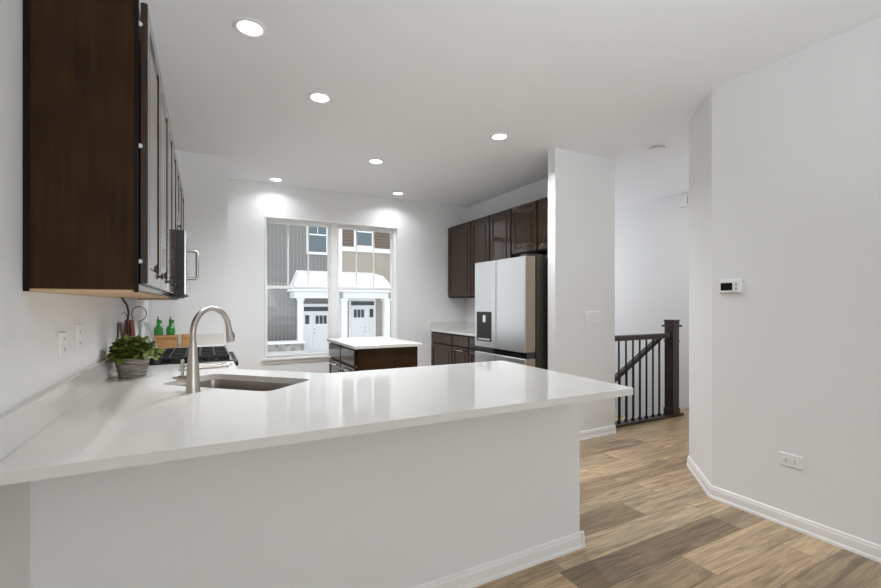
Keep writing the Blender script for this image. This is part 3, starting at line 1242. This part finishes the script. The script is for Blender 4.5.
# folding wooden stand with grey wire loop behind the plant
cx, cy = -.385, 3.08
t = thing('wooden_stand', 'small red-brown wooden easel stand with a wire loop behind the plant', 'stand', (cx, cy, .914))
for s in (-1, 1):
    b = bm_new()
    a0, a1 = Vector((cx+s*.040, cy-.03, .9145)), Vector((cx+s*.010, cy, 1.205))
    m = Matrix.Translation(a0) @ (a1-a0).to_track_quat('Z', 'Y').to_matrix().to_4x4()
    box(b, -.011, .011, -.007, .007, 0, (a1-a0).length, .002, 1, m)
    obj('leg', b, M['redwood'], t)
b = bm_new()
a0, a1 = Vector((cx, cy+.09, .9145)), Vector((cx, cy+.012, 1.195))
m = Matrix.Translation(a0) @ (a1-a0).to_track_quat('Z', 'Y').to_matrix().to_4x4()
box(b, -.010, .010, -.006, .006, 0, (a1-a0).length, .002, 1, m)
obj('leg', b, M['redwood'], t)
b = bm_new()
box(b, cx-.045, cx+.045, cy-.022, cy-.010, .995, 1.012, .002)
obj('crossbar', b, M['redwood'], t)
b = bm_new()
lp = []
for k in range(25):
    an = -PI*.62 + 2*PI*.86*k/24
    lp.append(Vector((cx+.045+.036*math.cos(an+PI*.1), cy+.02, 1.240+.042*math.sin(an+PI*.1))))
lp = [Vector((cx+.004, cy+.004, 1.19))] + lp[::-1]
tube(b, lp, .0028, 8)
tube(b, [(cx-.004, cy+.004, 1.19), (cx-.012, cy+.01, 1.23), (cx-.026, cy+.01, 1.252), (cx-.036, cy+.01, 1.235)], .0022, 8)
obj('wire_loop', b, M['cord_grey'], t)

# dark board leaning on the backsplash, and a tilted silver panel further back
b = bm_new()
m = Matrix.Translation((-.405, 3.22, .9148)) @ Matrix.Rotation(math.radians(-8), 4, 'Y')
box(b, -.007, .007, -.045, .035, 0, .275, .003, 1, m)
tag(obj('chopping_board', b, M['slate'], None, (-.405, 3.22, .914)), 'narrow dark grey board leaning against the wall behind the plant', 'board')
t = thing('tilted_frame', 'tilted silver-grey panel standing beyond the range near the green bottles', 'panel', (-.385, 4.20, .914))
m = Matrix.Translation((-.345, 4.22, .9155)) @ Matrix.Rotation(math.radians(-17), 4, 'Y')
b = bm_new()
box(b, -.006, .006, -.10, .10, 0, .255, .002, 1, m)
obj('border', b, M['plate'], t)
b = bm_new()
box(b, .0061, .0085, -.085, .085, .016, .240, 0, 1, m)
obj('screen', b, M['silver'], t)

# wooden boxes
def crate(x0, x1, label):
    y0, y1, z0 = 4.56, 4.70, .9142
    tt = thing('wooden_box', label, 'box', ((x0+x1)/2, 4.63, z0))
    bm = bm_new()
    box(bm, x0, x1, y0, y1, z0, z0+.078, .003, 1)
    obj('body', bm, M['crate'], tt)
    bm = bm_new()
    box(bm, x0-.003, x1+.003, y0-.003, y1+.003, z0+.080, z0+.108, .004, 2)
    obj('lid', bm, M['crate'], tt)
    return tt


crate(-.400, -.220, 'honey-coloured wooden box carrying the green bottles behind the range')
crate(-.185, -.075, 'smaller honey-coloured wooden box right beside the faucet, without bottles')


# green spray bottles on the first box
def bottle(x, y, label):
    z = .9142+.1085
    tt = thing('spray_bottle', label, 'bottle', (x, y, z), 'green spray bottles')
    bm = bm_new()
    lathe(bm, x, y, [(.030, z), (.035, z+.004), (.036, z+.03), (.035, z+.055), (.026, z+.075), (.014, z+.088), (.012, z+.10)], 24)
    obj('body', bm, M['greenpl'], tt)
    bm = bm_new()
    lathe(bm, x, y, [(.015, z+.100), (.015, z+.116), (.011, z+.118)], 16)
    tube(bm, [(x-.006, y, z+.118), (x-.001, y, z+.135), (x+.002, y, z+.142)], [.010, .012, .007], 12)
    tube(bm, [(x-.010, y, z+.128), (x+.030, y, z+.122)], [.010, .006], 10)
    hh = obj('spray_head', bm, M['greenpl'], tt)
    bm = bm_new()
    tube(bm, [(x-.002, y, z+.140), (x-.003, y, z+.168)], [.005, .004], 10)
    obj('nozzle', bm, M['greenpl'], hh)
    bm = bm_new()
    tube(bm, [(x+.016, y, z+.120), (x+.020, y, z+.105), (x+.028, y, z+.095)], [.004, .004, .003], 8)
    obj('trigger', bm, M['greenpl'], hh)
    return tt


bottle(-.365, 4.63, 'green spray bottle on the wooden box, left one of two')
bottle(-.272, 4.63, 'green spray bottle on the wooden box, right one of two')

# ------------------------------------------------------------------ stair railing
RY = 3.235
t = thing('stair_railing', 'dark wooden stair railing with thin black balusters and a square newel post', 'railing', (4.3, RY, 0))
b = bm_new()
box(b, 3.642, 4.70, RY-.030, RY+.030, .906, .964, .010, 2)
obj('top_rail', b, M['rail'], t)
b = bm_new()
box(b, 3.642, 4.93, RY-.050, RY+.050, .0, .030, .004)
obj('base_rail', b, M['rail'], t)
NX, NW = 4.775, .055
b = bm_new()
box(b, NX-NW*1.15, NX+NW*1.15, RY-NW*1.15, RY+NW*1.15, .030, .10, .004)
box(b, NX-NW, NX+NW, RY-NW, RY+NW, .10, 1.07, .003)
box(b, NX-NW*1.12, NX+NW*1.12, RY-NW*1.12, RY+NW*1.12, .86, .875, .003)
np_ = obj('newel_post', b, M['post'], t)
b = bm_new()
box(b, NX-NW*1.40, NX+NW*1.40, RY-NW*1.40, RY+NW*1.40, 1.035, 1.058, .004, 2)
box(b, NX-NW*1.05, NX+NW*1.05, RY-NW*1.05, RY+NW*1.05, 1.058, 1.105, .004)
box(b, NX-NW*1.15, NX+NW*1.15, RY-NW*1.15, RY+NW*1.15, 1.105, 1.117, .004)
obj('post_cap', b, M['post'], np_)
for k in range(9):
    x = 3.775 + k*.111
    if x > 4.70:
        break
    b = bm_new()
    box(b, x-.0075, x+.0075, RY-.0075, RY+.0075, .030, .912, .001)
    bo = obj('baluster', b, M['balus'], t)
    b = bm_new()
    lathe(b, x, RY, [(.018, .030), (.021, .034), (.021, .046), (.012, .062), (.009, .066)], 14)
    obj('baluster_shoe', b, M['balus'], bo)

# sloping handrail of the flight going down behind it
HY = 3.335
t = thing('stair_handrail', 'sloping dark handrail of the stairs going down behind the railing', 'handrail', (4.3, HY, -1.0))
sl = .555
zz = lambda x: .905 + (x-4.70)*sl
b = bm_new()
m = Matrix(((1, 0, 0, 0), (0, 1, 0, 0), (sl, 0, 1, .905-4.70*sl), (0, 0, 0, 1)))
box(b, 3.66, 4.71, HY-.028, HY+.028, -.028, .028, .008, 2, m)
obj('rail', b, M['rail'], t)
b = bm_new()
m2 = Matrix(((1, 0, 0, 0), (0, 1, 0, 0), (.73, 0, 1, -.10-4.9*.73), (0, 0, 0, 1)))
box(b, 3.66, 4.93, HY-.015, HY+.015, -.22, .06, .002, 1, m2)
obj('stringer', b, M['rail'], t)
for k in range(9):
    x = 3.80 + k*.111
    b = bm_new()
    box(b, x-.0075, x+.0075, HY-.0075, HY+.0075, -.07+(x-4.9)*.73, zz(x)-.02, .001)
    obj('baluster', b, M['balus'], t)
b = bm_new()
tube(b, [(4.705, HY-.01, zz(4.705)), (4.74, RY+.05, zz(4.705)+.005)], .013, 10)
obj('bracket', b, M['balus'], t)

# ------------------------------------------------------------------ outdoors: townhouses across the yard
GZ = -1.30
b = bm_new()
box(b, -14, 34, 6.5, 40, GZ-.3, GZ)
struct('ground', b, M['ground'])


def ext_window(parent, x0, x1, z0, z1, y, cols=2, sash=True):
    bm = bm_new()
    f = .13
    for a in ((x0, x0+f, z0, z1), (x1-f, x1, z0, z1), (x0+f, x1-f, z0, z0+f), (x0+f, x1-f, z1-f, z1)):
        box(bm, a[0], a[1], y-.07, y+.02, a[2], a[3], .01)
    zm = (z0+z1)/2
    box(bm, x0+f, x1-f, y-.05, y+.01, zm-.035, zm+.035)
    for k in range(1, cols):
        xm = x0+f+(x1-x0-2*f)*k/cols
        box(bm, xm-.015, xm+.015, y-.045, y+.01, zm+.035, z1-f)
    if cols > 1:
        zq = (zm+z1-f)/2
        box(bm, x0+f, x1-f, y-.044, y+.01, zq-.015, zq+.015)
    w = obj('window', bm, M['ext_white'], parent)
    bm = bm_new()
    box(bm, x0+f, x1-f, y-.03, y-.005, z0+f, z1-f)
    obj('pane', bm, M['ext_glass'], w)


def entry(parent, x0, x1, z1, y, side):
    """door leaf with three small lights, a sidelight with one, transoms over both"""
    F = Face((x0, y), (1, 0), (0, -1))
    wd = x1-x0
    bm = bm_new()
    panel(bm, F, -.12 if side > 0 else -.55, wd+(.55 if side > 0 else .12), GZ+.14, z1+.50, .0, [(0, 0), (0, .08)])
    obj('door_frame', bm, M['ext_white'], parent)
    bm = bm_new()
    panel(bm, F, 0, wd, GZ+.16, z1, .082, [(0, 0), (0, .04), (.12, .04), (.14, .025)])
    d = obj('door', bm, M['door_white'], parent)
    for k in range(3):
        bm = bm_new()
        u = wd*.17 + k*wd*.235
        panel(bm, F, u, u+wd*.19, z1-.57, z1-.10, .107, [(0, 0), (0, .012)])
        obj('door_pane', bm, M['ext_dark'], d)
    bm = bm_new()
    hu = wd*.90 if side > 0 else wd*.10
    tube(bm, [F.p(hu, GZ+1.08, .12), F.p(hu, GZ+1.08, .19)], .04, 10)
    tube(bm, [F.p(hu, GZ+1.28, .12), F.p(hu, GZ+1.28, .15)], .04, 10)
    obj('door_knob', bm, M['steel_dk'], d)
    bm = bm_new()
    u0, u1 = (wd+.12, wd+.45) if side > 0 else (-.45, -.12)
    panel(bm, F, u0, u1, GZ+.16, z1, .082, [(0, 0), (0, .03)])
    s = obj('sidelight', bm, M['door_white'], parent)
    bm = bm_new()
    panel(bm, F, u0+.06, u1-.06, z1-.57, z1-.10, .113, [(0, 0), (0, .01)])
    obj('sidelight_pane', bm, M['ext_dark'], s)
    bm = bm_new()
    panel(bm, F, min(0, u0), max(wd, u1), z1+.11, z1+.34, .082, [(0, 0), (0, .02)])
    obj('transom_pane', bm, M['ext_dark'], parent)


def porch(parent, x0, x1, cols, y0, yw, slope_side):
    bm = bm_new()
    box(bm, x0+.15, x1-.15, y0+.10, yw, 1.62, 1.95, .01)
    obj('porch_beam', bm, M['ext_white'], parent)
    bm = bm_new()
    n = 10
    # snow-covered lean-to roof, rounded towards the eaves
    pr = [(y0-.12, 1.96), (y0-.15, 2.15), (y0-.05, 2.50), (y0+.25, 2.85), (yw, 3.10), (yw, 1.96)]
    a = [bm.verts.new((x0 + (.45*(z-1.96)/1.1 if slope_side < 0 else 0), y, z)) for y, z in pr]
    c = [bm.verts.new((x1 - (.55*((z-1.96)/1.1)**1.5 if slope_side > 0 else 0), y, z)) for y, z in pr]
    for i in range(len(pr)):
        j = (i+1) % len(pr)
        bm.faces.new((a[i], a[j], c[j], c[i]))
    bm.faces.new(a[::-1])
    bm.faces.new(c)
    o = obj('porch_roof', bm, M['snow'], parent)
    o['label'] = 'snow-covered porch roof'
    for x, w in cols:
        bm = bm_new()
        box(bm, x-w/2, x+w/2, y0+.15, y0+.15+w, GZ+.0, 1.62, .01)
        box(bm, x-w/2-.05, x+w/2+.05, y0+.10, y0+.20+w, 1.50, 1.60, .01)
        box(bm, x-w/2-.05, x+w/2+.05, y0+.10, y0+.20+w, GZ, GZ+.25, .01)
        obj('porch_column', bm, M['ext_white'], parent)
    bm = bm_new()
    box(bm, x0, x1, y0, yw, GZ, GZ+.14, .01)
    obj('porch_floor', bm, M['ground'], parent)


HYW = 24.0
t = thing('townhouse', 'grey townhouse with vertical siding, seen through the left window', 'house', (1.5, 27, GZ))
b = bm_new()
box(b, -9, 6.235, HYW, 32, GZ, 9)
obj('siding_wall', b, M['batten'], t)
ext_window(t, 4.75, 5.93, 3.98, 6.1, HYW)
ext_window(t, 1.55, 2.72, 3.98, 6.1, HYW)
ext_window(t, 1.55, 2.72, 1.60, 2.95, HYW, 1)
entry(t, 5.06, 5.95, .83, HYW, -1)
porch(t, 3.76, 6.235, [(4.23, .27)], 22.6, HYW, -1)
b = bm_new()
box(b, 2.2, 4.40, 22.7, 23.6, GZ, -.66, .02)
sb = obj('stone_base', b, M['stone'], t)
b = bm_new()
box(b, 2.15, 4.45, 22.65, 23.65, -.66, -.55, .02)
obj('base_cap', b, M['snow'], sb)
t = thing('townhouse', 'tan and brown townhouse with snowy porch, seen through the right window', 'house', (12, 27, GZ))
b = bm_new()
box(b, 6.24, 22, HYW, 32, GZ, 4.35)
obj('lower_wall', b, M['tan'], t)
b = bm_new()
box(b, 6.25, 22, HYW-.03, 32, 4.45, 9)
obj('upper_wall', b, M['brown'], t)
b = bm_new()
box(b, 6.24, 22, HYW-.09, HYW+.1, 4.25, 4.50, .01)
box(b, 6.24, 6.66, HYW-.10, HYW+.1, GZ, 9, .01)
obj('corner_trim', b, M['ext_white'], t)
ext_window(t, 7.33, 8.50, 4.48, 6.3, HYW-.03)
entry(t, 7.16, 8.05, 1.14, HYW, 1)
porch(t, 6.24, 9.05, [(6.46, .32), (8.85, .32)], 22.6, HYW, 1)
b = bm_new()
box(b, 8.75, 9.9, 22.7, 23.3, GZ, -.72, .02)
sb = obj('stone_base', b, M['stone'], t)
b = bm_new()
box(b, 8.70, 9.95, 22.65, 23.35, -.72, -.55, .02)
obj('base_cap', b, M['snow'], sb)
